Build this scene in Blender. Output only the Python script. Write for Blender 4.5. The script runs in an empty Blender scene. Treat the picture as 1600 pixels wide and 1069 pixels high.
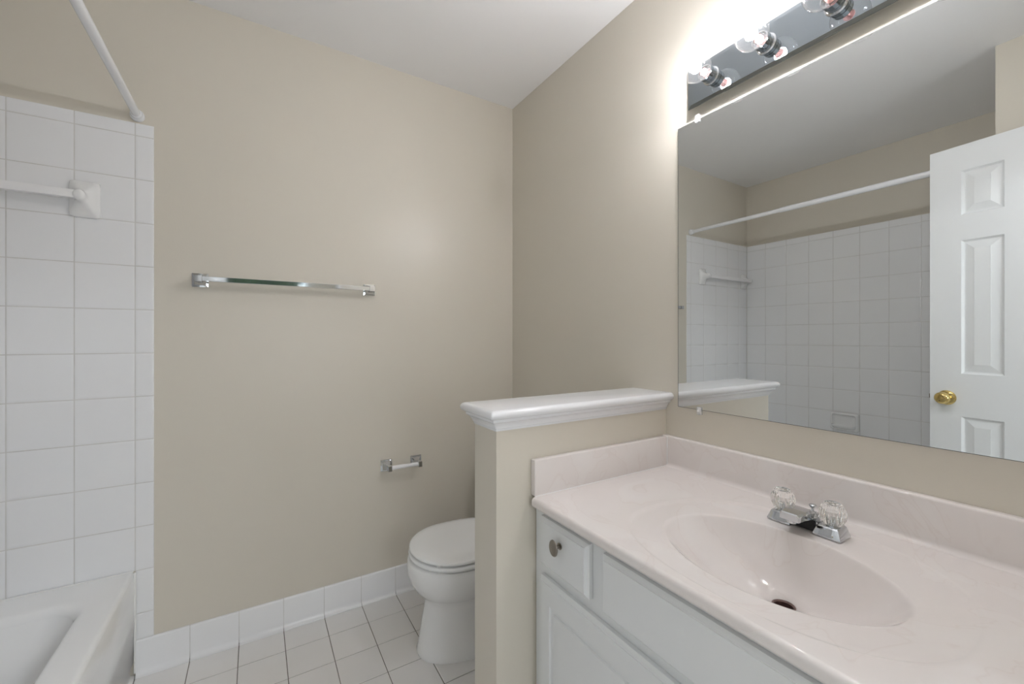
import bpy, bmesh, math, random
from mathutils import Vector, Matrix
random.seed(7)
S = bpy.context.scene
COL = S.collection
PI = math.pi

# ------------------------------------------------------------------ camera, world, light, exposure
cam_d = bpy.data.cameras.new('camera')
cam_d.sensor_width = 36.0
cam_d.lens = 653.34 / 1600 * 36.0
cam_d.shift_y = -5.8 / 1600
cam_d.clip_start = 0.01
cam = bpy.data.objects.new('camera', cam_d)
cam.location = (0, 0, 1.202)
cam.rotation_euler = (PI / 2, 0, -math.radians(31.46))
COL.objects.link(cam)
S.camera = cam

world = bpy.data.worlds.new('sky')
S.world = world
world.use_nodes = True
wn = world.node_tree
bgn = wn.nodes['Background']
sky = wn.nodes.new('ShaderNodeTexSky')
sky.sky_type = 'NISHITA'
sky.sun_disc = False
sky.sun_elevation = math.radians(40)
sky.sun_rotation = math.radians(90)
wn.links.new(sky.outputs[0], bgn.inputs[0])
bgn.inputs[1].default_value = 0.12

S.view_settings.view_transform = 'Standard'
S.view_settings.look = 'None'
S.view_settings.gamma = 1.0
S.view_settings.use_curve_mapping = False
S.view_settings.exposure = 0.5
S.cycles.sample_clamp_indirect = 25.0
S.cycles.max_bounces = 16
S.cycles.diffuse_bounces = 8
S.cycles.glossy_bounces = 8
S.cycles.transparent_max_bounces = 16

BULB_STRENGTH = 670.0       # glowing filaments of the vanity light
FILL_DOME_STRENGTH = 60.0           # added ceiling dome in the unseen bedroom, for fill light
FILL_GLOBE_STRENGTH = 4.1      # added globe lamp beyond the doorway, for soft fill light

# ------------------------------------------------------------------ measured layout (metres)
D = 1.9735      # tile face of the back wall
DP = 1.978      # painted face of the back wall
W = 1.2138      # painted face of the mirror wall
XC = -1.113     # tile face of the tub's long wall
CEIL = 2.4743
YF = -0.10      # front wall (doorway), bathroom face
WX = -0.33      # wing wall face
WY = 0.459      # tub end of the wing wall
P = 0.1555      # wall tile pitch

# ------------------------------------------------------------------ materials
MATS = {}
def mat(name, col, rough=0.5, metal=0.0, spec=0.5, noise=0.0, nscale=20.0, bump=0.0, bscale=200.0, coat=0.0, emit=None, estr=0.0, col2=None):
    m = bpy.data.materials.new(name)
    m.use_nodes = True
    nt = m.node_tree
    b = nt.nodes['Principled BSDF']
    b.inputs['Base Color'].default_value = (*col, 1)
    b.inputs['Roughness'].default_value = rough
    b.inputs['Metallic'].default_value = metal
    b.inputs['Specular IOR Level'].default_value = spec
    b.inputs['Coat Weight'].default_value = coat
    b.inputs['Coat Roughness'].default_value = 0.05
    tc = nt.nodes.new('ShaderNodeNewGeometry')
    if noise > 0:
        n = nt.nodes.new('ShaderNodeTexNoise')
        n.inputs['Scale'].default_value = nscale
        n.inputs['Detail'].default_value = 3
        nt.links.new(tc.outputs['Position'], n.inputs['Vector'])
        r = nt.nodes.new('ShaderNodeValToRGB')
        r.color_ramp.elements[0].position = 0.3
        r.color_ramp.elements[1].position = 0.7
        c2 = col2 or tuple(c * (1 - noise) for c in col)
        r.color_ramp.elements[0].color = (*c2, 1)
        r.color_ramp.elements[1].color = (*col, 1)
        nt.links.new(n.outputs['Fac'], r.inputs['Fac'])
        nt.links.new(r.outputs['Color'], b.inputs['Base Color'])
    if bump > 0:
        n2 = nt.nodes.new('ShaderNodeTexNoise')
        n2.inputs['Scale'].default_value = bscale
        n2.inputs['Detail'].default_value = 2
        nt.links.new(tc.outputs['Position'], n2.inputs['Vector'])
        bp = nt.nodes.new('ShaderNodeBump')
        bp.inputs['Strength'].default_value = bump
        bp.inputs['Distance'].default_value = 0.002
        nt.links.new(n2.outputs['Fac'], bp.inputs['Height'])
        nt.links.new(bp.outputs['Normal'], b.inputs['Normal'])
    if emit:
        b.inputs['Emission Color'].default_value = (*emit, 1)
        b.inputs['Emission Strength'].default_value = estr
    MATS[name] = m
    return m

def glassy(name, tint=(1, 1, 1), ior=1.5, refl=1.0, haze=0.0):
    m = bpy.data.materials.new(name)
    m.use_nodes = True
    nt = m.node_tree
    nt.nodes.remove(nt.nodes['Principled BSDF'])
    out = nt.nodes['Material Output']
    t = nt.nodes.new('ShaderNodeBsdfTransparent')
    t.inputs[0].default_value = (*tint, 1)
    g = nt.nodes.new('ShaderNodeBsdfGlossy')
    g.inputs['Roughness'].default_value = 0.02
    lw = nt.nodes.new('ShaderNodeLayerWeight')
    lw.inputs[0].default_value = 0.5
    pw = nt.nodes.new('ShaderNodeMath'); pw.operation = 'POWER'; pw.inputs[1].default_value = 3.5
    nt.links.new(lw.outputs['Facing'], pw.inputs[0])
    fr = nt.nodes.new('ShaderNodeMath'); fr.operation = 'MULTIPLY_ADD'
    fr.inputs[1].default_value = 0.55 * refl; fr.inputs[2].default_value = ((ior-1)/(ior+1))**2
    nt.links.new(pw.outputs[0], fr.inputs[0])
    mx = nt.nodes.new('ShaderNodeMixShader')
    nt.links.new(fr.outputs[0], mx.inputs[0])
    nt.links.new(t.outputs[0], mx.inputs[1])
    nt.links.new(g.outputs[0], mx.inputs[2])
    if haze > 0:
        tr = nt.nodes.new('ShaderNodeBsdfTranslucent'); tr.inputs[0].default_value = (1, 1, 1, 1)
        m2 = nt.nodes.new('ShaderNodeMixShader'); m2.inputs[0].default_value = haze
        nt.links.new(mx.outputs[0], m2.inputs[1]); nt.links.new(tr.outputs[0], m2.inputs[2])
        nt.links.new(m2.outputs[0], out.inputs[0])
    else:
        nt.links.new(mx.outputs[0], out.inputs[0])
    MATS[name] = m
    return m

PAINT = mat('beige_satin_paint', (0.66, 0.62, 0.54), 0.36, spec=0.4, bump=0.06, bscale=260)
CEILP = mat('ceiling_white_paint', (0.86, 0.86, 0.865), 0.6, spec=0.3, bump=0.05, bscale=300)
TILE = mat('white_glazed_tile', (0.83, 0.838, 0.85), 0.13, spec=0.5, noise=0.015, nscale=3)
GROUT = mat('pale_grout', (0.68, 0.675, 0.66), 0.8, noise=0.15, nscale=14)
FLOORT = mat('white_floor_tile', (0.78, 0.77, 0.76), 0.28, noise=0.03, nscale=5, bump=0.03, bscale=60)
FGROUT = mat('dark_floor_grout', (0.24, 0.225, 0.20), 0.9, noise=0.4, nscale=9)
TUBW = mat('white_tub_enamel', (0.84, 0.845, 0.845), 0.10, spec=0.5)
PORC = mat('white_porcelain', (0.83, 0.835, 0.835), 0.07, spec=0.5)
SEATW = mat('white_seat_plastic', (0.82, 0.83, 0.83), 0.2, spec=0.5)
TRIMW = mat('white_gloss_trim_paint', (0.80, 0.81, 0.83), 0.22, spec=0.5)
CABW = mat('white_cabinet_paint', (0.74, 0.755, 0.76), 0.35, spec=0.4)
DOORW = mat('white_door_paint', (0.80, 0.82, 0.83), 0.32, spec=0.45, bump=0.08, bscale=120)
CHROME = mat('chrome', (0.61, 0.63, 0.65), 0.06, metal=1.0)
SATIN = mat('chrome_plate_mirror', (0.37, 0.41, 0.44), 0.02, metal=1.0)
BRASS = mat('polished_brass', (0.78, 0.60, 0.25), 0.09, metal=1.0)
PEWTER = mat('dark_pewter', (0.30, 0.27, 0.235), 0.28, metal=1.0)
MIRROR = mat('mirror_silver', (0.735, 0.75, 0.745), 0.0, metal=1.0)
MEDGE = mat('mirror_edge_dark', (0.10, 0.11, 0.10), 0.3)
BLACK = mat('black_spout_shade', (0.012, 0.012, 0.012), 0.5)
DRAINM = mat('dark_drain_metal', (0.22, 0.15, 0.14), 0.35, metal=0.8)  # dark reddish-brown metal for the sink drain
CAULK = mat('white_caulk', (0.82, 0.82, 0.81), 0.4)
WHITEP = mat('white_roller_plastic', (0.82, 0.82, 0.83), 0.3)
CARPET = mat('beige_carpet', (0.42, 0.37, 0.31), 1.0, noise=0.2, nscale=200)
LEAF = mat('green_leaves', (0.09, 0.20, 0.075), 0.8, noise=0.5, nscale=8)
GRASS = mat('lawn_green', (0.08, 0.14, 0.05), 0.9, noise=0.4, nscale=4)
BARK = mat('tree_bark', (0.12, 0.09, 0.07), 0.9, noise=0.4, nscale=20)
FIL = mat('glowing_filament', (1, 1, 1), 0.5, emit=(0.985, 0.98, 1.02), estr=BULB_STRENGTH)
FILOFF = mat('cold_filament_mount', (0.62, 0.33, 0.29), 0.4)
DOME = mat('fill_lamp_dome', (0.9, 0.9, 0.9), 0.4, emit=(0.90, 0.96, 1.01), estr=FILL_DOME_STRENGTH)
GLOBE = mat('fill_lamp_globe', (0.9, 0.9, 0.9), 0.4, emit=(0.90, 0.96, 1.01), estr=FILL_GLOBE_STRENGTH)
BULBG = glassy('clear_bulb_glass', (0.98, 0.98, 0.98), 1.5, 1.4, 0.0025)
ACRYL = mat('clear_acrylic', (0.96, 0.96, 0.95), 0.03)
ACRYL.node_tree.nodes['Principled BSDF'].inputs['Transmission Weight'].default_value = 1.0
ACRYL.node_tree.nodes['Principled BSDF'].inputs['IOR'].default_value = 1.45
PANEG = glassy('window_glass', (0.95, 0.97, 0.96), 1.45)
CLIPM = mat('clear_clip_plastic', (0.9, 0.9, 0.9), 0.12)
CLIPM.node_tree.nodes['Principled BSDF'].inputs['Alpha'].default_value = 0.55

# cultured marble: pale pink with faint swirls
MARB = mat('pink_cultured_marble', (0.76, 0.675, 0.645), 0.05, spec=0.5)
def marble_nodes(m):
    nt = m.node_tree; b = nt.nodes['Principled BSDF']
    geo = nt.nodes.new('ShaderNodeNewGeometry')
    n1 = nt.nodes.new('ShaderNodeTexNoise'); n1.inputs['Scale'].default_value = 4.5
    n1.inputs['Detail'].default_value = 3; n1.inputs['Distortion'].default_value = 1.6
    nt.links.new(geo.outputs['Position'], n1.inputs['Vector'])
    r = nt.nodes.new('ShaderNodeValToRGB')
    cr = r.color_ramp
    cr.elements[0].position = 0.30; cr.elements[0].color = (0.76, 0.712, 0.69, 1)
    cr.elements[1].position = 0.62; cr.elements[1].color = (0.785, 0.745, 0.725, 1)
    e = cr.elements.new(0.475); e.color = (0.77, 0.722, 0.70, 1)
    e = cr.elements.new(0.485); e.color = (0.745, 0.69, 0.664, 1)
    e = cr.elements.new(0.50); e.color = (0.775, 0.73, 0.708, 1)
    nt.links.new(n1.outputs['Fac'], r.inputs['Fac'])
    nt.links.new(r.outputs['Color'], b.inputs['Base Color'])
marble_nodes(MARB)

# ------------------------------------------------------------------ helpers
def obj(name, bm, m, parent=None, smooth=True, angle=35):
    bmesh.ops.recalc_face_normals(bm, faces=bm.faces[:])
    me = bpy.data.meshes.new(name)
    if smooth:
        for f in bm.faces: f.smooth = True
        lim = math.radians(angle)
        for e in bm.edges:
            if len(e.link_faces) == 2 and e.calc_face_angle(0) > lim:
                e.smooth = False
    bm.to_mesh(me); bm.free()
    for mm in (m if isinstance(m, (list, tuple)) else [m]):
        me.materials.append(mm)
    o = bpy.data.objects.new(name, me)
    COL.objects.link(o)
    if parent:
        o.parent = parent
        o.matrix_parent_inverse = Matrix.Translation(-Vector(parent.location)) if parent.rotation_euler.z == 0 else \
            (Matrix.Translation(Vector(parent.location)) @ Matrix.Rotation(parent.rotation_euler.z, 4, 'Z')).inverted()
    return o

def thing(name, label, cat, loc=(0, 0, 0), rz=0, group=None):
    o = bpy.data.objects.new(name, None)
    o.empty_display_size = 0.05
    COL.objects.link(o)
    o.location = loc; o.rotation_euler = (0, 0, rz)
    o['label'] = label; o['category'] = cat
    if group: o['group'] = group
    return o

def tag(o, label, cat, group=None):
    o['label'] = label; o['category'] = cat
    if group: o['group'] = group
    return o

def struct(name, bm, m, label, cat, **k):
    o = obj(name, bm, m, **k)
    o['kind'] = 'structure'; o['label'] = label; o['category'] = cat
    return o

def B(): return bmesh.new()

def box(bm, a, b, bev=0.0, seg=2):
    x0, y0, z0 = (min(a[i], b[i]) for i in range(3)); x1, y1, z1 = (max(a[i], b[i]) for i in range(3))
    v = [bm.verts.new(p) for p in ((x0,y0,z0),(x1,y0,z0),(x1,y1,z0),(x0,y1,z0),(x0,y0,z1),(x1,y0,z1),(x1,y1,z1),(x0,y1,z1))]
    fs = [bm.faces.new([v[i] for i in q]) for q in ((0,3,2,1),(4,5,6,7),(0,1,5,4),(1,2,6,5),(2,3,7,6),(3,0,4,7))]
    if bev > 0:
        es = list({e for f in fs for e in f.edges})
        bmesh.ops.bevel(bm, geom=es, offset=bev, segments=seg, affect='EDGES', profile=0.5)
    return bm

def frame_axes(p, q):
    d = (Vector(q) - Vector(p)); L = d.length; d.normalize()
    up = Vector((0, 0, 1)) if abs(d.z) < 0.95 else Vector((1, 0, 0))
    u = up.cross(d).normalized(); w = d.cross(u).normalized()
    return Vector(p), d, u, w, L

def rings(bm, loops, cap0=True, cap1=True, closed=True):
    vs = [[bm.verts.new(p) for p in lp] for lp in loops]
    for a, b in zip(vs[:-1], vs[1:]):
        n = len(a)
        for i in range(n if closed else n - 1):
            j = (i + 1) % n
            bm.faces.new((a[i], a[j], b[j], b[i]))
    if cap0: bm.faces.new(vs[0][::-1])
    if cap1: bm.faces.new(vs[-1])
    return vs

def lathe(bm, p, q, prof, n=32, cap0=True, cap1=True):
    """prof: list of (t along axis in metres, radius)"""
    o, d, u, w, L = frame_axes(p, q)
    loops = []
    for t, r in prof:
        r = max(r, 1e-5)
        loops.append([o + d * t + (u * math.cos(2*PI*i/n) + w * math.sin(2*PI*i/n)) * r for i in range(n)])
    rings(bm, loops, cap0, cap1)
    return bm

def tube(bm, p, q, r, n=24):
    L = (Vector(q) - Vector(p)).length
    return lathe(bm, p, q, [(0, r), (L, r)], n)

def sweep(bm, pts, r, n=12):
    """round tube along a polyline; r: number or list"""
    pts = [Vector(p) for p in pts]; loops = []
    for i, p in enumerate(pts):
        d = (pts[min(i+1, len(pts)-1)] - pts[max(i-1, 0)]).normalized()
        up = Vector((0, 0, 1)) if abs(d.z) < 0.95 else Vector((1, 0, 0))
        u = up.cross(d).normalized(); w = d.cross(u).normalized()
        rr = r[i] if isinstance(r, (list, tuple)) else r
        loops.append([p + (u*math.cos(2*PI*k/n) + w*math.sin(2*PI*k/n))*rr for k in range(n)])
    rings(bm, loops); return bm

def sq_loft(bm, p, q, prof, bev=0.12):
    """square/rectangular section lofted along axis: prof list of (t, half_u, half_w)"""
    o, d, u, w, L = frame_axes(p, q)
    loops = []
    for t, a, b in prof:
        c = min(a, b) * bev
        pts = [(a-c, b), (a, b-c), (a, -b+c), (a-c, -b), (-a+c, -b), (-a, -b+c), (-a, b-c), (-a+c, b)]
        loops.append([o + d*t + u*x + w*y for x, y in pts])
    rings(bm, loops); return bm

def prism(bm, prof, axis, a0, a1):
    """extrude a closed 2D profile along x, y or z"""
    def pt(s, uv):
        u, v = uv
        return {'x': (s, u, v), 'y': (u, s, v), 'z': (u, v, s)}[axis]
    rings(bm, [[pt(a0, q) for q in prof], [pt(a1, q) for q in prof]]); return bm

def rrect(x0, x1, y0, y1, r, n=8):
    """rounded rectangle, counter-clockwise list of (x, y)"""
    r = min(r, (x1-x0)/2-1e-4, (y1-y0)/2-1e-4); out = []
    for cx, cy, a in ((x1-r, y1-r, 0), (x0+r, y1-r, PI/2), (x0+r, y0+r, PI), (x1-r, y0+r, 1.5*PI)):
        for k in range(n + 1):
            t = a + PI/2*k/n
            out.append((cx + r*math.cos(t), cy + r*math.sin(t)))
    return out

def tiles(bm, O, U, V, N, us, vs, gap=0.0020, h=0.0045, r=0.009, drop=0.0013, round_u=(0, 0), round_v=(0, 0)):
    """one mesh of pillow-edged tiles laid on a grid; us/vs = joint positions; N points to the room, O on the tile face"""
    O, U, V, N = Vector(O), Vector(U), Vector(V), Vector(N)
    def loop(u0, u1, v0, v1, d): return [O + U*a + V*b - N*d for a, b in ((u0,v0),(u1,v0),(u1,v1),(u0,v1))]
    nu, nv = len(us)-1, len(vs)-1
    for i in range(nu):
        for j in range(nv):
            a0, a1, b0, b1 = us[i], us[i+1], vs[j], vs[j+1]
            e = gap/2
            g = [0 if (i == 0) else e, 0 if i == nu-1 else e, 0 if j == 0 else e, 0 if j == nv-1 else e]
            jt = random.uniform(-1, 1)*0.00012
            steps = [(0, h), (0, drop*1.5+0.0004), (0.0006, drop)] + [(0.0006 + (r-0.0006)*t, drop*(1-t)**2.2) for t in (0.18, 0.38, 0.6, 0.8, 1.0)]
            lp = []
            for ins, d in steps:
                lp.append(loop(a0+g[0]+ins, a1-g[1]-ins, b0+g[2]+ins, b1-g[3]-ins, d+jt))
            rings(bm, lp)
    return bm

def slab(bm, a, b, c, d_, n, t):
    q = [Vector(v) for v in (a, b, c, d_)]; n = Vector(n)*t
    rings(bm, [q, [v+n for v in q]]); return bm

def panel_face(bm, O, U, V, N, w, h, panels, prof):
    """face w x h with moulded panels: panels=(u0,u1,v0,v1); prof = list of (inset, height)"""
    O, U, V, N = Vector(O), Vector(U), Vector(V), Vector(N)
    us = sorted({0, w} | {p[0] for p in panels} | {p[1] for p in panels})
    vs = sorted({0, h} | {p[2] for p in panels} | {p[3] for p in panels})
    pt = lambda u, v, d=0: O + U*u + V*v + N*d
    cache = {}
    def vert(u, v, d=0):
        k = (round(u, 5), round(v, 5), round(d, 5))
        if k not in cache: cache[k] = bm.verts.new(pt(u, v, d))
        return cache[k]
    for i in range(len(us)-1):
        for j in range(len(vs)-1):
            cu, cv = (us[i]+us[i+1])/2, (vs[j]+vs[j+1])/2
            if any(p[0] < cu < p[1] and p[2] < cv < p[3] for p in panels): continue
            bm.faces.new([vert(us[i], vs[j]), vert(us[i+1], vs[j]), vert(us[i+1], vs[j+1]), vert(us[i], vs[j+1])])
    for p in panels:
        mids_u = [u for u in us if p[0] <= u <= p[1]]; mids_v = [v for v in vs if p[2] <= v <= p[3]]
        base = [vert(u, p[2]) for u in mids_u] + [vert(p[1], v) for v in mids_v[1:]] + \
               [vert(u, p[3]) for u in mids_u[::-1][1:]] + [vert(p[0], v) for v in mids_v[::-1][1:-1]]
        l0 = [bm.verts.new(pt(a, b)) for a, b in ((p[0],p[2]),(p[1],p[2]),(p[1],p[3]),(p[0],p[3]))]
        prev = l0
        for ins, d in prof:
            cur = [bm.verts.new(pt(a, b, d)) for a, b in ((p[0]+ins,p[2]+ins),(p[1]-ins,p[2]+ins),(p[1]-ins,p[3]-ins),(p[0]+ins,p[3]-ins))]
            for k in range(4): bm.faces.new((prev[k], prev[(k+1)%4], cur[(k+1)%4], cur[k]))
            prev = cur
        bm.faces.new(prev)
    bmesh.ops.remove_doubles(bm, verts=bm.verts[:], dist=1e-5)
    return bm

# ------------------------------------------------------------------ the setting
def simple_box(name, a, b, m, label, cat): return struct(name, box(B(), a, b), m, label, cat, smooth=False)

floor = simple_box('floor', (-1.3, -0.16, -0.12), (1.35, 2.1, -0.0022), FGROUT, 'bathroom floor of square white tiles with thin dark grout', 'floor')
us = [-0.2115 - 0.1542*6 + 0.1542*i for i in range(17)]
us = [max(-1.16, u) for u in us if u > -1.3]
us = sorted({u for u in us if u < 1.20} | {1.2135})
vs = sorted({1.8268 - 0.1542*j for j in range(0, 13)} | {1.977, -0.10})
ft = B(); tiles(ft, (0, 0, 0), (1, 0, 0), (0, 1, 0), (0, 0, 1), us, [v for v in vs if v >= -0.10], gap=0.0028, h=0.003, r=0.0035, drop=0.0005)
obj('tile_paving', ft, FLOORT, floor)
ceiling = simple_box('ceiling', (-2.2, -4.2, CEIL), (2.7, 2.1, CEIL+0.12), CEILP, 'flat white painted ceiling', 'ceiling')

wall_back = simple_box('wall_back', (-1.3, DP, -0.12), (1.35, 2.12, CEIL), PAINT, 'beige painted back wall with towel bar and tiled tub end', 'wall')
wall_right = simple_box('wall_right', (W, -0.30, -0.12), (1.36, DP, CEIL), PAINT, 'beige painted wall behind the mirror and vanity', 'wall')
wall_left = simple_box('wall_left', (-1.3, -0.30, -0.12), (XC-0.0045, DP, CEIL), PAINT, 'beige wall above the white tiles along the tub', 'wall')
wall_wing = simple_box('wall_wing', (XC-0.0045, -0.22, -0.12), (WX, WY-0.0045, CEIL), PAINT, 'beige wall at the near end of the tub, behind the door', 'wall')
fb = B(); box(fb, (WX, -0.22, -0.12), (-0.222, YF, CEIL)); box(fb, (0.63, -0.22, -0.12), (W, YF, CEIL)); box(fb, (-0.222, -0.22, 2.105), (0.63, YF, CEIL))
wall_front = struct('wall_front', fb, PAINT, 'beige wall around the bathroom doorway', 'wall', smooth=False)
jm = B(); box(jm, (-0.222, -0.235, 0), (-0.204, YF+0.004, 2.105), 0.002); box(jm, (0.612, -0.235, 0), (0.63, YF+0.004, 2.105), 0.002); box(jm, (-0.204, -0.235, 2.087), (0.612, YF+0.004, 2.105), 0.002)
struct('trim_1', jm, TRIMW, 'white painted jamb lining the bathroom doorway', 'door frame')

# wall tiles: joints measured on the back wall
colx = [XC, -0.9903, -0.8348, -0.6793, -0.5238, -0.3683]
rowz = [1.9265 - P*k for k in range(10, -1, -1)] + [1.9715]
tb = B()
tiles(tb, (0, D, 0), (1, 0, 0), (0, 0, 1), (0, -1, 0), colx + [-0.317], rowz, h=0.0045)
tiles(tb, (0, D, 0), (1, 0, 0), (0, 0, 1), (0, -1, 0), [-0.3683+0.0015, -0.317], [0.1245, 0.216, rowz[0]-0.001], h=0.0045)
obj('tile_surround', tb, TILE, wall_back)
gb = B(); box(gb, (XC, D+0.0014, rowz[0]), (-0.3185, D+0.0046, 1.970)); box(gb, (-0.367, D+0.0014, 0.12), (-0.3185, D+0.0046, rowz[0]))
obj('grout', gb, GROUT, wall_back, smooth=False)
coly = [WY] + sorted(1.8232 - P*i for i in range(0, 9) if 1.8232 - P*i > WY+0.02) + [D]
tc = B(); tiles(tc, (XC, 0, 0), (0, 1, 0), (0, 0, 1), (1, 0, 0), coly, rowz, h=0.0045)
obj('tile_surround', tc, TILE, wall_left)
gc = B(); box(gc, (XC-0.0044, WY, rowz[0]), (XC-0.0014, D, 1.970)); obj('grout', gc, GROUT, wall_left, smooth=False)
tw = B(); tiles(tw, (0, WY, 0), (1, 0, 0), (0, 0, 1), (0, 1, 0), colx + [WX], rowz, h=0.0045)
obj('tile_surround', tw, TILE, wall_wing)
gw = B(); box(gw, (XC, WY-0.0044, rowz[0]), (WX-0.001, WY-0.0014, 1.970)); obj('grout', gw, GROUT, wall_wing, smooth=False)

# coved tile baseboard along the back wall
def cove_profile(face, wall, top):
    s = -1 if face < wall else 1
    pr = [(wall, 0.0), (wall, top-0.001)]
    pr += [(face - s*0.004, top), (face - s*0.0012, top-0.0018), (face, top-0.006)]
    R = 0.020
    for k in range(7):
        t = PI/2*k/6
        pr.append((face + s*(R - R*math.cos(t))*0.8, 0.002 + R - R*math.sin(t)))
    pr.append((face + s*R*0.8, 0.0))
    return pr
bb = B()
bx = [-0.366] + [-0.2115 + 0.1542*i for i in range(10)]
bx = [b for b in bx if b < 1.2] + [1.2130]
pr = cove_profile(1.9665, DP, 0.1235)
for a, b in zip(bx[:-1], bx[1:]): prism(bb, pr, 'x', a+0.001, b-0.001)
base = struct('baseboard_back', bb, TILE, 'white coved tile baseboard along the back wall', 'baseboard', angle=50)
gb2 = B(); box(gb2, (-0.365, 1.9685, 0.001), (1.2130, 1.9778, 0.1215)); obj('grout', gb2, GROUT, base, smooth=False)

# pony wall with moulded cap
PX, PY0, PY1 = 0.538, 0.958, 1.084
pony = simple_box('wall_partition', (PX, PY0, -0.002), (W-0.0005, PY1, 0.975), PAINT, 'beige half-height wall between toilet and vanity with white moulded cap', 'half wall')
cb = B()
def cap_loop(o, z, r): return [(x, y, z) for x, y in rrect(PX-o, W-0.0006, PY0-o, PY1+o, 0.004, 2)]
T0, T1 = 0.9915, 1.0165; rr = (T1-T0)/2; oo = 0.0335
lp = []
for k in range(9):
    t = -PI/2 + PI*k/8
    lp.append(cap_loop(oo - rr + rr*math.cos(t), (T0+T1)/2 + rr*math.sin(t), 0))
def clampx(lps): return [[(min(x, W-0.0006), y, z) for x, y, z in l] for l in lps]
rings(cb, clampx(lp)); obj('cap_board', cb, TRIMW, pony, angle=60)
mb = B(); lp = []
for o, z in ((0.0005, 0.9575), (0.003, 0.9575), (0.0035, 0.963), (0.006, 0.9645), (0.0075, 0.970), (0.0115, 0.977), (0.018, 0.9825), (0.0205, 0.984), (0.0205, 0.9913)):
    lp.append(cap_loop(o, z, 0))
rings(mb, clampx(lp)); obj('cap_molding', mb, TRIMW, pony, angle=25)

# ------------------------------------------------------------------ bath door, standing open near the wing wall
DL = 0.755; DTOP = 2.070; DTH = 0.035
ang = math.atan2(0.98987, -0.14194)                    # direction hinge -> free edge
fx, fy = -0.3035, 0.6555
hx, hy = fx - DL*math.cos(ang), fy - DL*math.sin(ang)
door = thing('door_1', 'white six-panel bathroom door standing open, seen in the mirror', 'door', (hx, hy, 0), ang)
door['kind'] = 'structure'
M4 = Matrix.Translation((hx, hy, 0)) @ Matrix.Rotation(ang, 4, 'Z')
# local: +x along door to the free edge, room-side face at y=0 (normal -y), thickness +y
db = B()
upan = [(DL-0.2428, DL-0.103), (0.108, DL-0.2428-0.115)]
pan = []
for u0, u1 in upan:
    for v0, v1 in ((0.23, 0.854), (1.0383, 1.6458), (1.7518, 1.9588)):
        pan.append((u0, u1, v0-0.012, v1-0.012))
dprof = [(0.004, 0.0), (0.007, -0.004), (0.012, -0.009), (0.016, -0.0095), (0.044, -0.003), (0.0445, -0.0022)]
HZ = DTOP-0.012
panel_face(db, (0, 0, 0.012), (1, 0, 0), (0, 0, 1), (0, -1, 0), DL, HZ, pan, dprof)
panel_face(db, (0, DTH, 0.012), (1, 0, 0), (0, 0, 1), (0, 1, 0), DL, HZ, pan, dprof)
box(db, (0, 0.0001, 0.0121), (DL-0.0001, 0.0002, 0.0122))
for a, b, c, d_ in (((0,0,0.012),(DL,0,0.012),(DL,DTH,0.012),(0,DTH,0.012)), ((0,0,DTOP),(DL,0,DTOP),(DL,DTH,DTOP),(0,DTH,DTOP)),
                   ((0,0,0.012),(0,DTH,0.012),(0,DTH,DTOP),(0,0,DTOP)), ((DL,0,0.012),(DL,DTH,0.012),(DL,DTH,DTOP),(DL,0,DTOP))):
    db.faces.new([db.verts.new(p) for p in (a, b, c, d_)])
bmesh.ops.remove_doubles(db, verts=db.verts[:], dist=1e-5)
bmesh.ops.transform(db, matrix=M4, verts=db.verts[:])
obj('door_slab', db, DOORW, door, angle=14)
kb = B(); ku = DL-0.060; kz = 0.930
def xf(bm): bmesh.ops.transform(bm, matrix=M4, verts=bm.verts[:]); return bm
lathe(kb, (ku, -0.0005, kz), (ku, -1, kz), [(0, 0.032), (0.003, 0.033), (0.007, 0.028), (0.010, 0.016), (0.022, 0.011), (0.028, 0.013), (0.034, 0.022), (0.042, 0.027), (0.052, 0.026), (0.058, 0.021), (0.061, 0.012), (0.0615, 0.0)], 32)
o = obj('door_knob', xf(kb), BRASS, door); o['label'] = 'round polished brass knob on round rose'
kb = B(); lathe(kb, (ku, DTH+0.0005, kz), (ku, 1, kz), [(0, 0.032), (0.003, 0.033), (0.007, 0.028), (0.010, 0.016), (0.022, 0.011), (0.028, 0.013), (0.034, 0.022), (0.042, 0.027), (0.052, 0.026), (0.058, 0.021), (0.061, 0.012), (0.0615, 0.0)], 32)
obj('door_knob', xf(kb), BRASS, door)
lb = B(); box(lb, (DL-0.001, 0.006, kz-0.028), (DL+0.001, DTH-0.006, kz+0.028)); box(lb, (DL, 0.010, kz-0.010), (DL+0.008, DTH-0.012, kz+0.010), 0.002)
o = obj('latch', xf(lb), PEWTER, door); o['label'] = 'dark metal latch plate in the door edge'
for z in (0.25, 1.05, 1.82):
    hb = B(); lathe(hb, (0.0, -0.006, z-0.045), (0.0, -0.006, z+0.045), [(0, 0.005), (0.09, 0.005)], 12)
    obj('hinge', xf(hb), BRASS, door)

# ------------------------------------------------------------------ bathtub
tub = thing('bathtub', 'white enamel alcove bathtub along the tiled wall', 'bathtub', (-0.74, 1.2, 0))
tb = B()
X0, X1, Y0, Y1, ZT = XC+0.0008, -0.3685, WY+0.0008, D-0.0008, 0.3715
def rl(x0, x1, y0, y1, r, z): return [(x, y, z) for x, y in rrect(x0, x1, y0, y1, r, 10)]
lp = [rl(X0, X1-0.012, Y0, Y1, 0.003, 0.0), rl(X0, X1-0.012, Y0, Y1, 0.003, 0.035), rl(X0, X1-0.004, Y0, Y1, 0.003, 0.05), rl(X0, X1, Y0, Y1, 0.003, 0.30)]
for k in range(1, 7):
    t = PI/2*k/6; r = 0.014
    lp.append(rl(X0, X1 - r + r*math.cos(t), Y0, Y1, 0.003, ZT - r + r*math.sin(t)))
ix0, ix1, iy0, iy1 = -1.045, -0.462, 0.60, 1.835
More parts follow.
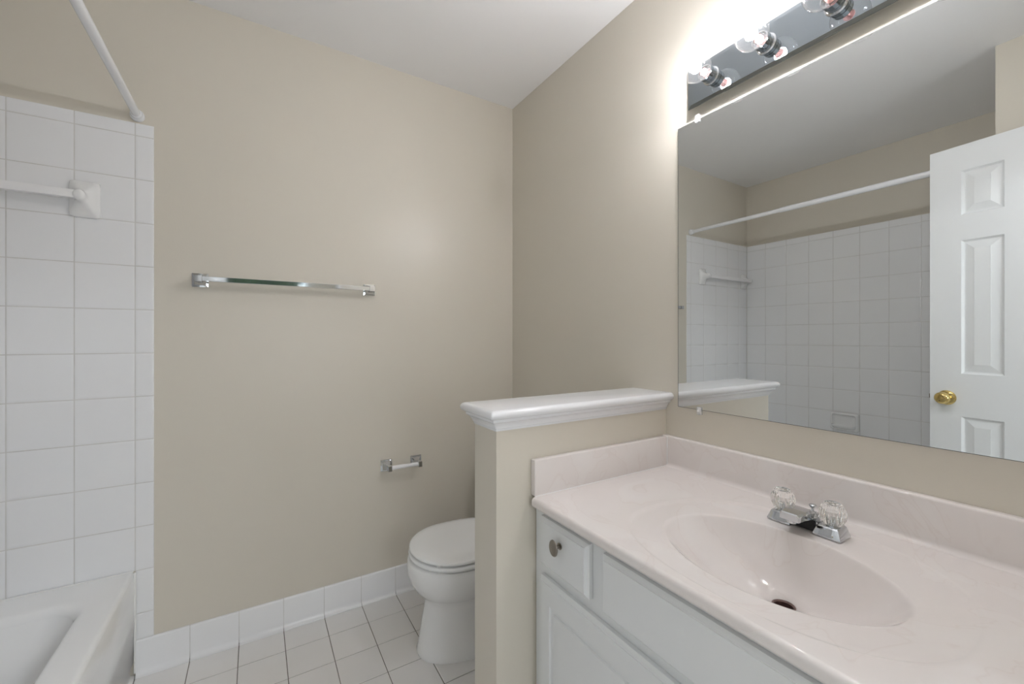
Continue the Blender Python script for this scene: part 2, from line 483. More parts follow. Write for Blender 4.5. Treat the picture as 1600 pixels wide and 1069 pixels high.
lp.append(rl(X0+0.003, X1-0.0165, Y0+0.003, Y1-0.003, 0.004, ZT))
lp.append(rl(ix0-0.03, ix1+0.03, iy0-0.03, iy1+0.03, 0.10, ZT))
lp.append(rl(ix0-0.018, ix1+0.018, iy0-0.02, iy1+0.02, 0.095, ZT-0.001))
for k in range(1, 8):
    t = PI/2*k/7; r = 0.028
    e = 0.018 - r*math.sin(t)*0.85
    lp.append(rl(ix0-e, ix1+e, iy0-e, iy1+e, 0.09, ZT - 0.001 - r*(1-math.cos(t))))
for dz, ins, iny0, iny1, r in ((0.10, 0.024, 0.04, 0.05, 0.09), (0.18, 0.042, 0.09, 0.075, 0.10), (0.25, 0.062, 0.15, 0.10, 0.11), (0.285, 0.082, 0.20, 0.12, 0.12), (0.305, 0.115, 0.25, 0.15, 0.12), (0.312, 0.17, 0.32, 0.21, 0.10)):
    lp.append(rl(ix0+ins, ix1-ins, iy0+iny0, iy1-iny1, r, ZT-dz))
rings(tb, lp, cap0=False)
obj('tub_shell', tb, TUBW, tub, angle=60)
kb = B(); tube(kb, (X1+0.0005, D-0.0038, 0.01), (X1+0.0005, D-0.0038, ZT-0.004), 0.0036, 10); tube(kb, (X0+0.01, D-0.0030, ZT+0.0003), (X1-0.004, D-0.0030, ZT+0.0003), 0.0026, 8)
tube(kb, (X0+0.0024, 0.47, ZT+0.0003), (X0+0.0024, D-0.01, ZT+0.0003), 0.0026, 8)
obj('caulk_bead', kb, CAULK, tub)
dr = B(); lathe(dr, (-0.75, 1.56, 0.0600), (-0.75, 1.56, 1), [(0, 0.030), (0.002, 0.030), (0.003, 0.024), (0.0022, 0.010)], 24); obj('drain', dr, CHROME, tub)

# shower rod
rod = thing('shower_rod', 'white telescoping shower curtain rod above the tub', 'curtain rod', (-0.362, D, 1.997))
RX, RZ, RJ = -0.362, 1.9975, 1.346
rb = B(); lathe(rb, (RX, DP-0.001, RZ), (RX, 0, RZ), [(0, 0.0125), (DP-0.001-RJ, 0.0125)], 24); obj('thin_tube', rb, TRIMW, rod)
rb = B(); lathe(rb, (RX, RJ, RZ), (RX, 0, RZ), [(-0.002, 0.0135), (0.0, 0.0152), (0.004, 0.0152), (RJ-WY+0.002, 0.0152)], 24); obj('thick_tube', rb, TRIMW, rod)
for y, s in ((DP-0.0006, -1), (WY-0.004, 1)):
    fbm = B(); lathe(fbm, (RX, y, RZ), (RX, y+s, RZ), [(0, 0.0205), (0.010, 0.0205), (0.013, 0.018), (0.017, 0.0172), (0.026, 0.0165), (0.027, 0.013)], 24)
    obj('end_cap', fbm, TRIMW, rod)

# ------------------------------------------------------------------ ceramic towel bar over the tub
cer = thing('ceramic_towel_bar', 'white ceramic towel bar on the tiled tub end wall', 'towel bar', (-0.77, D, 1.673))
def bracket(xc, zc):
    bm = B()
    yb = D - 0.0002
    prof = [(0.0, 0.0388, 0.0615), (0.006, 0.0388, 0.0615), (0.009, 0.0365, 0.059), (0.013, 0.0305, 0.050), (0.020, 0.024, 0.038), (0.030, 0.0185, 0.027), (0.042, 0.0160, 0.0205), (0.056, 0.0155, 0.0185), (0.066, 0.0150, 0.0175), (0.072, 0.0125, 0.014), (0.0745, 0.006, 0.007)]
    loops = []
    for t, a, b in prof:
        k = min(1, max(0, (t-0.009)/0.03))
        e = 0.16 + 0.84*k
        pts = []
        for i in range(32):
            th = 2*PI*i/32
            n_ = 2 + (1-k)*10
            c, s = math.cos(th), math.sin(th)
            rad = (abs(c)**n_ + abs(s)**n_)**(-1/n_)
            pts.append((xc + a*c*rad, yb - t, zc + b*s*rad))
        loops.append(pts)
    rings(bm, loops)
    return bm
for xc in (-0.4962, -1.056):
    obj('bracket', bracket(xc, 1.6735), PORC, cer, angle=70)
bb = B(); box(bb, (-1.05, D-0.070, 1.6605), (-0.503, D-0.046, 1.6865), 0.003); obj('bar', bb, WHITEP, cer)

# soap dish on the long wall
sd = thing('soap_dish', 'white ceramic soap dish set in the tiles along the tub', 'soap dish', (XC, 1.284, 0.61))
sb = B(); yc, zc = 1.284, 0.6175
lp = []
for t, a, b, zo in ((0.0, 0.083, 0.0625, 0), (0.008, 0.083, 0.0625, 0), (0.021, 0.080, 0.059, 0), (0.026, 0.074, 0.053, 0), (0.026, 0.070, 0.049, 0), (0.012, 0.063, 0.041, 0.002), (0.006, 0.05, 0.03, 0.002)):
    lp.append([(XC + 0.0003 + t, yc + u, zc + zo + v) for u, v in rrect(-a, a, -b, b, 0.012, 5)])
rings(sb, lp); obj('back_plate', sb, PORC, sd, angle=50)
sb = B(); lp = []
for dz, dx, a in ((-0.052, 0.012, 0.060), (-0.048, 0.035, 0.066), (-0.035, 0.058, 0.071), (-0.026, 0.062, 0.073), (-0.022, 0.060, 0.072), (-0.026, 0.054, 0.066), (-0.036, 0.045, 0.060), (-0.041, 0.025, 0.055)):
    lp.append([(XC + 0.003 + max(0, x), y, zc + dz) for x, y in [(0, yc-a)] + [(dx*math.sin(PI*k/14)**0.5 if 0 < k < 14 else 0.004, yc - a*math.cos(PI*k/14)) for k in range(15)] + [(0, yc+a)]])
rings(sb, lp); obj('tray', sb, PORC, sd, angle=60)

# ------------------------------------------------------------------ chrome towel bar and paper holder on the back wall
def post(bm, x, z, reach, size, arm, blk):
    y = DP - 0.0004
    prof = [(0, size, size), (0.004, size, size), (0.0046, size*0.86, size*0.86), (0.008, size*0.84, size*0.84), (0.0085, size*0.74, size*0.74),
            (0.020, arm*1.15, arm*1.15), (0.024, arm, arm), (reach - blk*2.2, arm*0.92, arm*0.92)]
    sq_loft(bm, (x, y, z), (x, 0, z), prof, 0.06)
    return bm
tbar = thing('towel_bar', 'square chrome towel bar on the beige back wall', 'towel bar', (0.13, DP, 1.422))
for x in (-0.1815, 0.4415):
    pb = B(); post(pb, x, 1.4225, 0.062, 0.0255, 0.0105, 0.004); box(pb, (x-0.0115, DP-0.070, 1.4225-0.0115), (x+0.0115, DP-0.048, 1.4225+0.0115), 0.001)
    obj('post', pb, CHROME, tbar, angle=20)
pb = B(); box(pb, (-0.172, DP-0.0665, 1.4225-0.0088), (0.432, DP-0.0490, 1.4225+0.0088), 0.0008); obj('bar', pb, CHROME, tbar, angle=20)
tph = thing('toilet_paper_holder', 'empty chrome toilet paper holder with white roller beside the toilet', 'toilet paper holder', (0.59, DP, 0.607))
for x, s in ((0.519, 1), (0.661, -1)):
    pb = B(); post(pb, x, 0.608, 0.062, 0.0262, 0.0095, 0.004)
    xo = x + 0.006*(-s)
    box(pb, (x-0.0085, DP-0.072, 0.608-0.0125), (x+0.0085, DP-0.046, 0.608+0.0125), 0.001)
    obj('post', pb, CHROME, tph, angle=20)
pb = B(); lathe(pb, (0.526, DP-0.058, 0.608), (1, DP-0.058, 0.608), [(0, 0.0045), (0.003, 0.0095), (0.063, 0.0095), (0.0635, 0.0085), (0.1255, 0.0085), (0.1285, 0.0045)], 20)
o = obj('roller', pb, WHITEP, tph); o['label'] = 'white plastic spring roller'

# ------------------------------------------------------------------ toilet
wc = thing('toilet', 'white porcelain toilet with closed lid behind the half wall', 'toilet', (0.85, 1.538, 0))
CY = 1.538
def egg(xf, xb, hw, z, n=48, pf=2.0, pb=2.4, xm=None):
    xm = xm if xm is not None else xf + hw*1.1
    out = []
    for i in range(n):
        th = 2*PI*i/n; c, s = math.cos(th), math.sin(th)
        if c < 0:
            a = xm - xf; e = pf
        else:
            a = xb - xm; e = pb
        r = (abs(c)**e + abs(s)**e)**(-1/e)
        out.append((xm + a*c*r, CY + hw*s*r, z))
    return out
bw = B()
sec = [(0.524, 1.07, 0.128, 0.0, .74), (0.521, 1.07, 0.130, 0.012, .74), (0.527, 1.07, 0.124, 0.03, .74), (0.535, 1.06, 0.114, 0.08, .74), (0.545, 1.05, 0.106, 0.14, .74), (0.553, 1.04, 0.104, 0.185, .74),
       (0.552, 1.04, 0.110, 0.205, .73), (0.535, 1.04, 0.128, 0.225, .72), (0.513, 1.04, 0.147, 0.25, .71), (0.497, 1.04, 0.162, 0.28, .70), (0.490, 1.04, 0.171, 0.31, .69), (0.488, 1.04, 0.174, 0.335, .69), (0.489, 1.04, 0.174, 0.350, .69), (0.493, 1.035, 0.171, 0.358, .69), (0.51, 1.02, 0.15, 0.3605, .69)]
rings(bw, [egg(a, b, c, z, xm=m) for a, b, c, z, m in sec])
obj('bowl', bw, PORC, wc, angle=60)
st = B(); xs = 0.672
rings(st, [egg(0.500, 0.93, 0.172, 0.3650, xm=xs), egg(0.496, 0.934, 0.176, 0.367, xm=xs), egg(0.494, 0.936, 0.178, 0.373, xm=xs), egg(0.496, 0.934, 0.176, 0.3795, xm=xs), egg(0.502, 0.928, 0.170, 0.3815, xm=xs)])
obj('seat', st, SEATW, wc, angle=60)
ld = B()
rings(ld, [egg(0.503, 0.93, 0.170, 0.3870, xm=xs), egg(0.4985, 0.934, 0.1745, 0.389, xm=xs), egg(0.497, 0.936, 0.176, 0.394, xm=xs), egg(0.499, 0.934, 0.174, 0.3985, xm=xs), egg(0.504, 0.930, 0.169, 0.401, xm=xs), egg(0.53, 0.91, 0.145, 0.4035, xm=xs), egg(0.58, 0.87, 0.10, 0.405, xm=xs)])
obj('lid', ld, SEATW, wc, angle=60)
for x, y in ((0.56, CY-0.12), (0.56, CY+0.12), (0.52, CY)):
    for z in (0.3812, 0.3602):
        obj('bumper', box(B(), (x-0.008, y-0.006, z), (x+0.008, y+0.006, z+0.006), 0.001), WHITEP, wc)
for y in (CY-0.075, CY+0.075):
    hb = B(); box(hb, (0.925, y-0.02, 0.3590), (0.965, y+0.02, 0.402), 0.008, 3); obj('hinge', hb, SEATW, wc)
tk = B(); lp = []
for z, i in ((0.3605, 0.02), (0.37, 0.008), (0.40, 0.004), (0.70, 0.0)):
    lp.append([(x, y, z) for x, y in rrect(0.985+i, 1.195, CY-0.225+i, CY+0.225-i, 0.035, 6)])
rings(tk, lp); obj('tank', tk, PORC, wc, angle=50)
tl = B(); lp = []
for z, i in ((0.7005, 0.004), (0.704, -0.008), (0.728, -0.010), (0.737, -0.005), (0.740, 0.006)):
    lp.append([(x, y, z) for x, y in rrect(0.985+i, 1.20, CY-0.225+i, CY+0.225-i, 0.035, 6)])
rings(tl, lp); obj('tank_lid', tl, PORC, wc, angle=50)
fh = B(); tube(fh, (0.985, CY-0.16, 0.655), (0.965, CY-0.16, 0.655), 0.008, 16); box(fh, (0.960, CY-0.165, 0.648), (0.969, CY-0.09, 0.662), 0.003); obj('flush_lever', fh, CHROME, wc)

# ------------------------------------------------------------------ vanity cabinet
FX = 0.664; VY1 = 0.9555; VY0 = -0.0985; ZC = 0.7450
van = thing('vanity_cabinet', 'white painted vanity cabinet under the pink countertop', 'cabinet', (0.93, 0.43, 0))
vb = B()
box(vb, (FX, VY0, 0.09), (FX+0.02, VY1, ZC))                     # face frame
box(vb, (FX+0.02, VY0, 0.09), (W-0.0015, VY0+0.016, ZC)); box(vb, (FX+0.02, VY1-0.016, 0.09), (W-0.0015, VY1, ZC))
box(vb, (FX+0.02, VY0+0.016, 0.09), (W-0.0015, VY1-0.016, 0.106))
obj('carcass', vb, CABW, van, smooth=False)
vb = B(); box(vb, (FX+0.065, VY0, 0.0005), (FX+0.08, VY1, 0.09)); box(vb, (FX+0.08, VY0, 0.0005), (W-0.0015, VY0+0.016, 0.09)); box(vb, (FX+0.08, VY1-0.016, 0.0005), (W-0.0015, VY1, 0.09)); obj('toe_kick', vb, CABW, van, smooth=False)
FF = 0.645
def front(y0, y1, z0, z1, panels=None, edge=0.0095):
    """overlay front with stepped chamfer edge"""
    bm = B()
    def L(i, x): return [(x, y, z) for y, z in ((y0+i, z0+i), (y1-i, z0+i), (y1-i, z1-i), (y0+i, z1-i))]
    lp = [L(0, FX-0.0006), L(0, FF+0.0085), L(0.0012, FF+0.0078), L(edge-0.0015, FF+0.0016), L(edge, FF+0.0016), L(edge+0.0006, FF)]
    if not panels:
        rings(bm, lp)
    else:
        rings(bm, lp, cap1=False)
        i = edge+0.0006
        panel_face(bm, (FF, y0+i, z0+i), (0, 1, 0), (0, 0, 1), (-1, 0, 0), y1-y0-2*i, z1-z0-2*i, panels, [(0.003, -0.0045), (0.005, -0.005), (0.013, -0.0055), (0.016, -0.0015), (0.018, -0.001), (0.040, 0.0005)])
    return bm
def oval_knob(bm, y, z):
    x = FF - 0.0003
    lathe(bm, (x, y, z), (0, y, z), [(0, 0.0085), (0.002, 0.0085), (0.004, 0.005), (0.013, 0.0045), (0.016, 0.007)], 20)
    lp = []
    for t, s in ((0.015, 0.45), (0.017, 0.85), (0.0195, 1.0), (0.0215, 0.97), (0.0225, 0.86), (0.0222, 0.80), (0.0235, 0.45), (0.024, 0.1)):
        lp.append([(x - t, y + 0.0165*s*math.cos(2*PI*i/28), z + 0.0205*s*math.sin(2*PI*i/28)) for i in range(28)])
    rings(bm, lp); return bm
dr1 = obj('drawer', front(0.727, 0.918, 0.600, 0.727), CABW, van, angle=20)
kb = B(); oval_knob(kb, 0.826, 0.684); o = obj('knob', kb, PEWTER, dr1); o['label'] = 'oval dark pewter knob'
ff = obj('false_front', front(0.190, 0.683, 0.597, 0.727), CABW, van, angle=20)
obj('drawer', front(-0.060, 0.146, 0.600, 0.727), CABW, van, angle=20)
for y0, y1, ky in ((0.448, 0.918, 0.475), (-0.060, 0.410, 0.383)):
    w_, h_ = y1-y0-0.0232, 0.570-0.112-0.0232
    dd = obj('door', front(y0, y1, 0.112, 0.570, [(0.034, w_-0.034, 0.048, h_-0.048)]), CABW, van, angle=20)
    kb = B(); oval_knob(kb, ky, 0.50); obj('knob', kb, PEWTER, dd)

# ------------------------------------------------------------------ countertop with integral sink
ct = thing('vanity_countertop', 'pale pink cultured marble vanity top with integral oval sink', 'countertop', (0.9, 0.43, 0.77))
CZ = 0.770
cx0, cy0 = 0.8652, 0.4447
XA, XB, YA, YB = 0.6360, W-0.0205, -0.0990, 0.9375     # front edge .. backsplash face, door side .. side splash face
RL = 0.010
N0 = 144
angs = [2*PI*i/N0 for i in range(N0)]
for X, Y in ((XA+RL, YA), (XB, YA), (XB, YB), (XA+RL, YB)):
    angs.append(math.atan2(Y-cy0, X-cx0) % (2*PI))
angs = sorted(set(round(a, 6) for a in angs))
def ray_rect(a):
    c, s = math.cos(a), math.sin(a); t = 1e9
    if c > 1e-9: t = min(t, (XB-cx0)/c)
    if c < -1e-9: t = min(t, (XA+RL-cx0)/c)
    if s > 1e-9: t = min(t, (YB-cy0)/s)
    if s < -1e-9: t = min(t, (YA-cy0)/s)
    return (cx0 + c*t, cy0 + s*t)
def ell(a, rx, ry, n=2.0, ox=0.0):
    c, s = math.cos(a), math.sin(a)
    t = ((abs(c)/rx)**n + (abs(s)/ry)**n)**(-1/n)
    return (cx0 + ox + c*t, cy0 + s*t)
def rim_scaled(k): return lambda a: ell(a, 0.1501*k, 0.2120*k)
def outer(a, k=1.0):
    rx = 0.255 if math.cos(a) > 0 else 0.200
    return ell(a, rx*k, 0.283*k, 2.35)
def add(p, z): return (p[0], p[1], z)
def mixp(p, q, t): return (p[0]*(1-t)+q[0]*t, p[1]*(1-t)+q[1]*t)
# deck: rectangle -> recessed ring -> lip just outside the bowl
deck = []
deck.append([add(ray_rect(a), CZ) for a in angs])
deck.append([add(mixp(outer(a, 1.03), ray_rect(a), 0.5), CZ) for a in angs])
deck.append([add(outer(a, 1.035), CZ) for a in angs])
deck.append([add(outer(a, 1.015), CZ-0.0002) for a in angs])
deck.append([add(outer(a, 1.00), CZ-0.0019) for a in angs])
deck.append([add(outer(a, 0.985), CZ-0.0025) for a in angs])
deck.append([add(outer(a, 0.95), CZ-0.0026) for a in angs])
RIMK = 1.11
for t in (0.33, 0.66, 1.0):
    deck.append([add(mixp(outer(a, 0.95), rim_scaled(RIMK)(a), t), CZ-0.0026-0.0004*t) for a in angs])
dk = B()
vs_ = rings(dk, deck, cap0=False, cap1=False)
# rounded front lip
fr = []
for k in range(0, 7):
    t = PI/2*k/6
    fr.append((XA + RL - RL*math.sin(t), CZ - RL + RL*math.cos(t)))
fr += [(XA, CZ-0.018), (XA+0.001, CZ-0.0225), (XA+0.004, CZ-0.0245), (XA+0.040, CZ-0.0245)]
rings(dk, [[(x, YA, z) for x, z in fr], [(x, YB, z) for x, z in fr]], cap0=False, cap1=False, closed=False)
for yy in (YA, YB):
    dk.faces.new([dk.verts.new((x, yy, z)) for x, z in fr] + [dk.verts.new((XB, yy, CZ-0.0245)), dk.verts.new((XB, yy, CZ))])
obj('deck', dk, MARB, ct, angle=50)
# bowl
bl = []
zr = CZ-0.0030
bl.append([add(rim_scaled(RIMK)(a), zr) for a in angs])
rimp = [(k, 0.2167/0.054*(1.042-k)**2/2) for k in (1.042, 1.033, 1.024, 1.015, 1.006, 0.997, 0.988)]
rimp += [(k, 0.0059 + 0.110*(0.988**2-k*k)) for k in (0.97, 0.945, 0.91, 0.865, 0.81, 0.74, 0.66, 0.57, 0.47, 0.36, 0.23)]
for k, dz in rimp:
    ox = 0.080*(1.05-k)
    bl.append([add((ell(a, 0.1501*k, 0.2120*k, ox=max(0, ox))), zr-dz) for a in angs])
bl.append([(cx0+0.0660+0.023*math.cos(a), cy0+0.023*math.sin(a), zr-0.1170) for a in angs])
bl.append([(cx0+0.0660+0.021*math.cos(a), cy0+0.021*math.sin(a), zr-0.1215) for a in angs])
bb = B(); rings(bb, bl, cap0=False, cap1=False)
# outside skin of the bowl below the deck
obj('sink_basin', bb, MARB, ct, angle=60)
dn = B(); lathe(dn, (cx0+0.0660, cy0, zr-0.1335), (cx0+0.0660, cy0, 1), [(0, 0.0205), (0.0135, 0.0208), (0.0155, 0.0215), (0.0160, 0.019), (0.0135, 0.017), (0.004, 0.0165), (0.0035, 0.004)], 24)
o = obj('drain', dn, DRAINM, ct); o['label'] = 'dark reddish drain ring'
# backsplash with coved foot
bs = B()
prf = [(W-0.0008, CZ-0.001), (W-0.0008, CZ+0.100), (W-0.014, CZ+0.1005)] + [(W-0.0205+0.006-0.006*math.sin(PI/2*k/4), CZ+0.0945+0.006*math.cos(PI/2*k/4)) for k in range(5)]
prf += [(W-0.0205-0.012+0.012*math.cos(PI/2*k/6), CZ+0.0125-0.012*math.sin(PI/2*k/6)) for k in range(7)] + [(W-0.0330, CZ+0.0002)]
prism(bs, prf, 'y', YA, 0.9572); obj('backsplash', bs, MARB, ct, angle=40)
ss = B(); box(ss, (0.6465, 0.9380, CZ+0.0004), (W-0.0212, 0.9575, CZ+0.099), 0.003, 3); obj('side_splash', ss, MARB, ct, angle=40)
ss = B(); tube(ss, (0.648, 0.9383, CZ+0.0008), (W-0.022, 0.9383, CZ+0.0004), 0.0012, 8); tube(ss, (W-0.0212, 0.9376, CZ+0.004), (W-0.0212, 0.9376, CZ+0.098), 0.0022, 8); obj('caulk_bead', ss, CAULK, ct)

# ------------------------------------------------------------------ faucet
fa = thing('faucet', 'chrome two-handle faucet with clear faceted knobs behind the sink', 'faucet', (1.078, 0.466, CZ-0.003))
FZ = CZ - 0.0012
fb = B()
def blk(y0, y1):
    lp = []
    for z, i in ((0, 0.0), (0.003, 0.0), (0.020, 0.006), (0.0225, 0.0085)):
        lp.append([(x, y, FZ+z) for x, y in rrect(1.052+i, 1.106-i*0.6, y0+i, y1-i, 0.003, 2)])
    rings(fb, lp)
blk(0.391, 0.4445)
blk(0.4895, 0.541)
box(fb, (1.070, 0.4405, FZ), (1.1035, 0.4935, FZ+0.021))
obj('base', fb, CHROME, fa, angle=25)
sp = B()
# wedge spout: arched bridge rising behind, reaching out over the bowl
lp = []
for x, zt, zb, hw in ((1.104, 0.026, 0.018, 0.020), (1.090, 0.037, 0.0185, 0.0255), (1.068, 0.046, 0.0235, 0.0265), (1.045, 0.0505, 0.033, 0.0255), (1.020, 0.0505, 0.0345, 0.022), (1.000, 0.0495, 0.0335, 0.0195), (0.997, 0.0475, 0.0335, 0.0185)):
    c = 0.004
    lp.append([(x, 0.466+u, FZ+v) for u, v in ((-hw+c, zt), (hw-c, zt), (hw, zt-c), (hw, zb), (-hw, zb), (-hw, zt-c))])
rings(sp, lp); obj('spout', sp, CHROME, fa, angle=30)
cv = B(); box(cv, (1.0655, 0.4455, FZ+0.0004), (1.0698, 0.4885, FZ+0.024)); box(cv, (1.012, 0.4500, FZ+0.0320), (1.066, 0.4820, FZ+0.0334)); o = obj('underside', cv, BLACK, fa, smooth=False); o['label'] = 'shade and dark reflection under the spout, put in as black panels'  # black panels stand in for shade and dark reflection below the spout
ae = B(); tube(ae, (1.010, 0.466, FZ+0.0340), (1.010, 0.466, FZ+0.026), 0.0095, 18); obj('aerator', ae, CHROME, fa)
for y in (0.415, 0.517):
    hk = B(); lp = []
    nf = 16
    for z, r, w_ in ((0.0, 0.016, 0.0), (0.004, 0.0195, 0.03), (0.012, 0.0235, 0.07), (0.022, 0.0255, 0.08), (0.032, 0.0245, 0.07), (0.040, 0.0205, 0.05), (0.0455, 0.0165, 0.0), (0.0465, 0.0145, 0.0), (0.0445, 0.0125, 0.0)):
        lp.append([(1.079 + r*(1 - (w_ if i % 2 else 0))*math.cos(2*PI*i/(2*nf)), y + r*(1 - (w_ if i % 2 else 0))*math.sin(2*PI*i/(2*nf)), FZ+0.0255+z) for i in range(2*nf)])
    rings(hk, lp); h = obj('handle', hk, ACRYL, fa, smooth=False); h['label'] = 'clear faceted acrylic knob'
    sk = B(); lathe(sk, (1.079, y, FZ+0.0215), (1.079, y, 1), [(0, 0.013), (0.003, 0.013), (0.004, 0.007), (0.006, 0.0065), (0.018, 0.0060), (0.021, 0.004)], 18); obj('stem', sk, CHROME, h)
    ck = B(); lathe(ck, (1.079, y, FZ+0.0680), (1.079, y, 1), [(0, 0.0115), (0.0025, 0.0115), (0.003, 0.010)], 20); obj('index_cap', ck, MATS['clear_acrylic'], h)
pr_ = B(); lathe(pr_, (1.1075, 0.466, FZ), (1.1075, 0.466, 1), [(0, 0.003), (0.036, 0.003), (0.037, 0.004), (0.042, 0.0075), (0.0445, 0.0078), (0.046, 0.006)], 16); obj('popup_rod', pr_, CHROME, fa)

# ------------------------------------------------------------------ mirror
MZ0, MZ1, MY0, MY1, MX = 0.9728, 1.9045, -0.085, 0.9065, 1.2078
mi = thing('wall_mirror', 'large frameless mirror on the wall above the vanity', 'mirror', (W, 0.41, MZ0))
mb_ = B(); box(mb_, (MX, MY0, MZ0+0.0012), (MX+0.0008, MY1-0.0016, MZ1-0.0010)); obj('silvered_face', mb_, MIRROR, mi, smooth=False)
mb_ = B(); box(mb_, (MX+0.0008, MY0, MZ0), (W-0.0004, MY1, MZ1)); obj('glass_edge', mb_, CAULK, mi, smooth=False)  # plain white edge stands in for light caught in the glass
mb_ = B()
for a, b in (((MX, MY0, MZ0), (MX+0.0008, MY1, MZ0+0.0012)), ((MX, MY0, MZ1-0.0010), (MX+0.0008, MY1, MZ1)), ((MX, MY1-0.0016, MZ0+0.0012), (MX+0.0008, MY1, MZ1-0.0010))): box(mb_, a, b)
obj('worn_border', mb_, MEDGE, mi, smooth=False)
for y, z, s in ((0.833, MZ1, 1), (0.8265, MZ0, -1), (0.05, MZ1, 1), (0.05, MZ0, -1)):
    cb_ = B(); zz = z + s*0.0008
    box(cb_, (MX-0.004, y-0.0075, zz), (W-0.0005, y+0.0075, zz+s*0.014), 0.0012)
    box(cb_, (MX-0.005, y-0.0075, zz-s*0.010), (MX-0.0008, y+0.0075, zz+s*0.004), 0.0012)
    lathe(cb_, (MX-0.0045, y, zz+s*0.008), (MX-0.5, y, zz+s*0.008), [(0, 0.0035), (0.0015, 0.003)], 12)
    obj('clip', cb_, CLIPM, mi)

# ------------------------------------------------------------------ vanity light bar
vl = thing('vanity_light', 'chrome vanity light bar with round clear bulbs above the mirror', 'light fixture', (W, 0.53, 1.985))
LX = 1.182; LY1 = 0.8507; LY0 = 0.204; LZ0, LZ1 = 1.9340, 2.0600
pb = B(); lp = []
for x, i in ((LX+0.005, 0.0), (LX+0.0022, 0.0), (LX, 0.0105)):
    lp.append([(x, y, z) for y, z in ((LY0+i, LZ0+i), (LY1-i, LZ0+i), (LY1-i, LZ1-i), (LY0+i, LZ1-i))])
rings(pb, lp); obj('mirror_plate', pb, SATIN, vl, smooth=False)
pb = B(); box(pb, (LX+0.0055, LY0+0.03, LZ0+0.022), (W-0.0004, LY1-0.03, LZ1-0.022)); obj('mounting_pan', pb, CHROME, vl, smooth=False)
BY = [0.7696, 0.6082, 0.4468, 0.2854]; BZ = 2.0010; BXc = 1.108; BR = 0.0415
for i, y in enumerate(BY):
    sk = B()
    lathe(sk, (LX-0.0003, y, BZ), (0, y, BZ), [(0, 0.0265), (0.0015, 0.0265), (0.003, 0.0225), (0.014, 0.0225), (0.0145, 0.0210), (0.017, 0.0210), (0.0175, 0.0225), (0.033, 0.0220), (0.0335, 0.0185), (0.024, 0.018)], 28)
    obj('socket', sk, CHROME, vl, angle=30)
    gl = B(); prof = []
    x0 = LX-0.029
    neck = x0 - BXc
    prof.append((0.0, 0.0130)); prof.append((0.006, 0.0135))
    a0 = math.asin(0.0155/BR)
    for k in range(0, 19):
        t = a0 + (PI-a0)*k/18
        prof.append((neck - BR*math.cos(t), BR*math.sin(t)))
    lathe(gl, (x0, y, BZ), (0, y, BZ), prof, 36, cap0=False)
    lit = i in (0, 1, 3)
    g = obj('bulb', gl, BULBG, vl, angle=80)
    if not lit: g['label'] = 'clear unlit globe bulb'
    fm = B(); lathe(fm, (x0-0.001, y, BZ), (0, y, BZ), [(0, 0.010), (0.010, 0.0098), (0.016, 0.004), (x0-BXc-0.010, 0.003), (x0-BXc-0.0075, 0.0125), (x0-BXc-0.0065, 0.0125)], 18)  # end disc is shaped to keep filament light off the wall behind
    obj('filament_mount', fm, FILOFF, g)
    fl = B()
    if lit:
        lathe(fl, (BXc+0.0045, y, BZ), (0, y, BZ), [(0, 0.001), (0.001, 0.0135), (0.004, 0.0160), (0.009, 0.0150), (0.0125, 0.010), (0.014, 0.001)], 20)
    else:
        sweep(fl, [(BXc+0.014, y+0.010*math.cos(PI*k/10), BZ+0.010*math.sin(PI*k/10)) for k in range(11)], 0.0006, 6)
    o = obj('filament', fl, FIL if lit else PEWTER, g)

# ------------------------------------------------------------------ room beyond the doorway (seen only in reflections, lets daylight in and holds added fill lamps)
simple_box('floor_bedroom', (-2.2, -4.2, -0.12), (2.7, -0.16, -0.001), CARPET, 'beige carpet of the room beyond the doorway', 'floor')
simple_box('wall_bedroom_left', (-2.3, -4.2, -0.12), (-2.2, -0.2, CEIL), PAINT, 'left wall of the room beyond the doorway', 'wall')
simple_box('wall_bedroom_right', (2.7, -4.2, -0.12), (2.8, -0.2, CEIL), PAINT, 'right wall of the room beyond the doorway', 'wall')
fb = B(); box(fb, (-2.3, -0.30, -0.12), (XC-0.005, -0.22, CEIL)); box(fb, (1.36, -0.30, -0.12), (2.8, -0.22, CEIL))
struct('wall_bedroom_front', fb, PAINT, 'wall beside the bathroom doorway on the bedroom side', 'wall', smooth=False)
WX0, WX1, WZ0, WZ1 = -0.48, 0.78, 0.75, 2.36
fb = B(); box(fb, (-2.3, -4.3, -0.12), (WX0, -4.2, CEIL)); box(fb, (WX1, -4.3, -0.12), (2.8, -4.2, CEIL)); box(fb, (WX0, -4.3, -0.12), (WX1, -4.2, WZ0)); box(fb, (WX0, -4.3, WZ1), (WX1, -4.2, CEIL))
struct('wall_bedroom_back', fb, PAINT, 'window wall of the room beyond the doorway', 'wall', smooth=False)
wf = B()
for a, b in (((WX0, WZ0), (WX0+0.05, WZ1)), ((WX1-0.05, WZ0), (WX1, WZ1)), ((WX0+0.05, WZ0), (WX1-0.05, WZ0+0.05)), ((WX0+0.05, WZ1-0.05), (WX1-0.05, WZ1))):
    box(wf, (a[0], -4.28, a[1]), (b[0], -4.22, b[1]))
win = struct('window_1', wf, TRIMW, 'white framed bedroom window facing trees', 'window', smooth=False)
wp = B(); box(wp, (WX0+0.05, -4.253, WZ0+0.05), (WX1-0.05, -4.247, WZ1-0.05)); obj('pane', wp, PANEG, win, smooth=False)
lawn = tag(obj('lawn', box(B(), (-14, -22, -0.6), (14, -4.6, -0.3)), GRASS, smooth=False), 'green lawn outside the bedroom window', 'lawn')
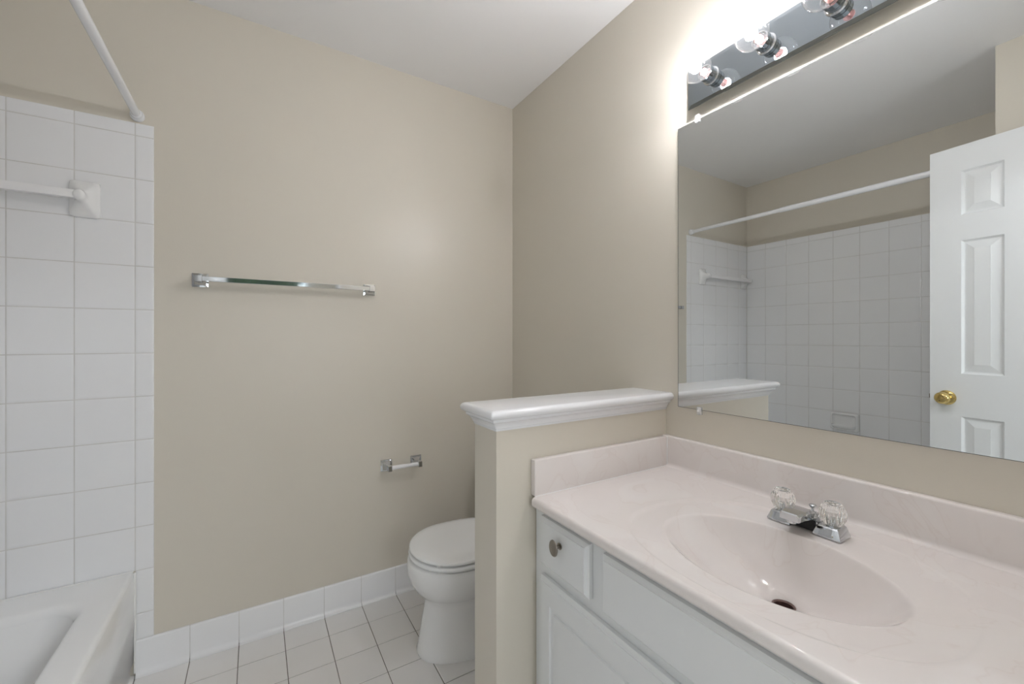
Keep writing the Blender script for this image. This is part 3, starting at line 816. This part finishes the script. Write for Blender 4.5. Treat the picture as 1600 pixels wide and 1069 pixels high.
tr = thing('tree', 'green leafy tree outside the bedroom window', 'tree', (-0.85, -9.0, -0.3))
cr = B(); bmesh.ops.create_icosphere(cr, subdivisions=4, radius=1.9)
for v in cr.verts:
    n = v.co.normalized(); v.co = Vector((-0.85, -9.0, 2.6)) + v.co*(1 + 0.13*math.sin(9*n.x+3*n.z)*math.sin(8*n.y+1.3) + random.uniform(-0.05, 0.05))
obj('crown', cr, LEAF, tr, smooth=False)
tk_ = B(); lathe(tk_, (-0.85, -9, -0.3), (-0.85, -9, 2), [(0, 0.22), (0.3, 0.16), (1.6, 0.13)], 12); obj('trunk', tk_, BARK, tr)
bl_ = thing('added_ceiling_lamp', 'added frosted dome giving fill light in the room beyond the doorway', 'lamp', (1.05, -1.3, CEIL))  # lamp added in the unseen room to fill the bathroom with light
lm = B(); lathe(lm, (1.05, -1.3, CEIL-0.0005), (1.05, -1.3, 0), [(0, 0.22), (0.02, 0.22), (0.022, 0.19)], 40); obj('canopy', lm, TRIMW, bl_)
lm = B(); lathe(lm, (1.05, -1.3, CEIL-0.0225), (1.05, -1.3, 0), [(0, 0.20), (0.03, 0.19), (0.06, 0.15), (0.08, 0.08), (0.085, 0.0)], 40, cap0=False); obj('dome', lm, DOME, bl_, angle=80)

fl_ = thing('added_floor_lamp', 'added glowing lantern floor lamp standing in the room beyond the doorway', 'lamp', (0.42, -1.3, 0))  # invented lamp, out of view, sends soft fill through the doorway
lm = B(); lathe(lm, (0.42, -1.3, 0.0005), (0.42, -1.3, 1), [(0, 0.16), (0.012, 0.16), (0.02, 0.14), (0.03, 0.02), (0.04, 0.012), (0.74, 0.012), (0.75, 0.05), (0.77, 0.07)], 28); obj('stand', lm, CHROME, fl_)
lm = B(); lathe(lm, (0.42, -1.3, 0.77), (0.42, -1.3, 2), [(0.40 - 0.40*math.cos(0.2 + (PI-0.2)*k/20), 0.40*math.sin(0.2 + (PI-0.2)*k/20)) for k in range(21)], 40); obj('orb', lm, GLOBE, fl_, angle=80)
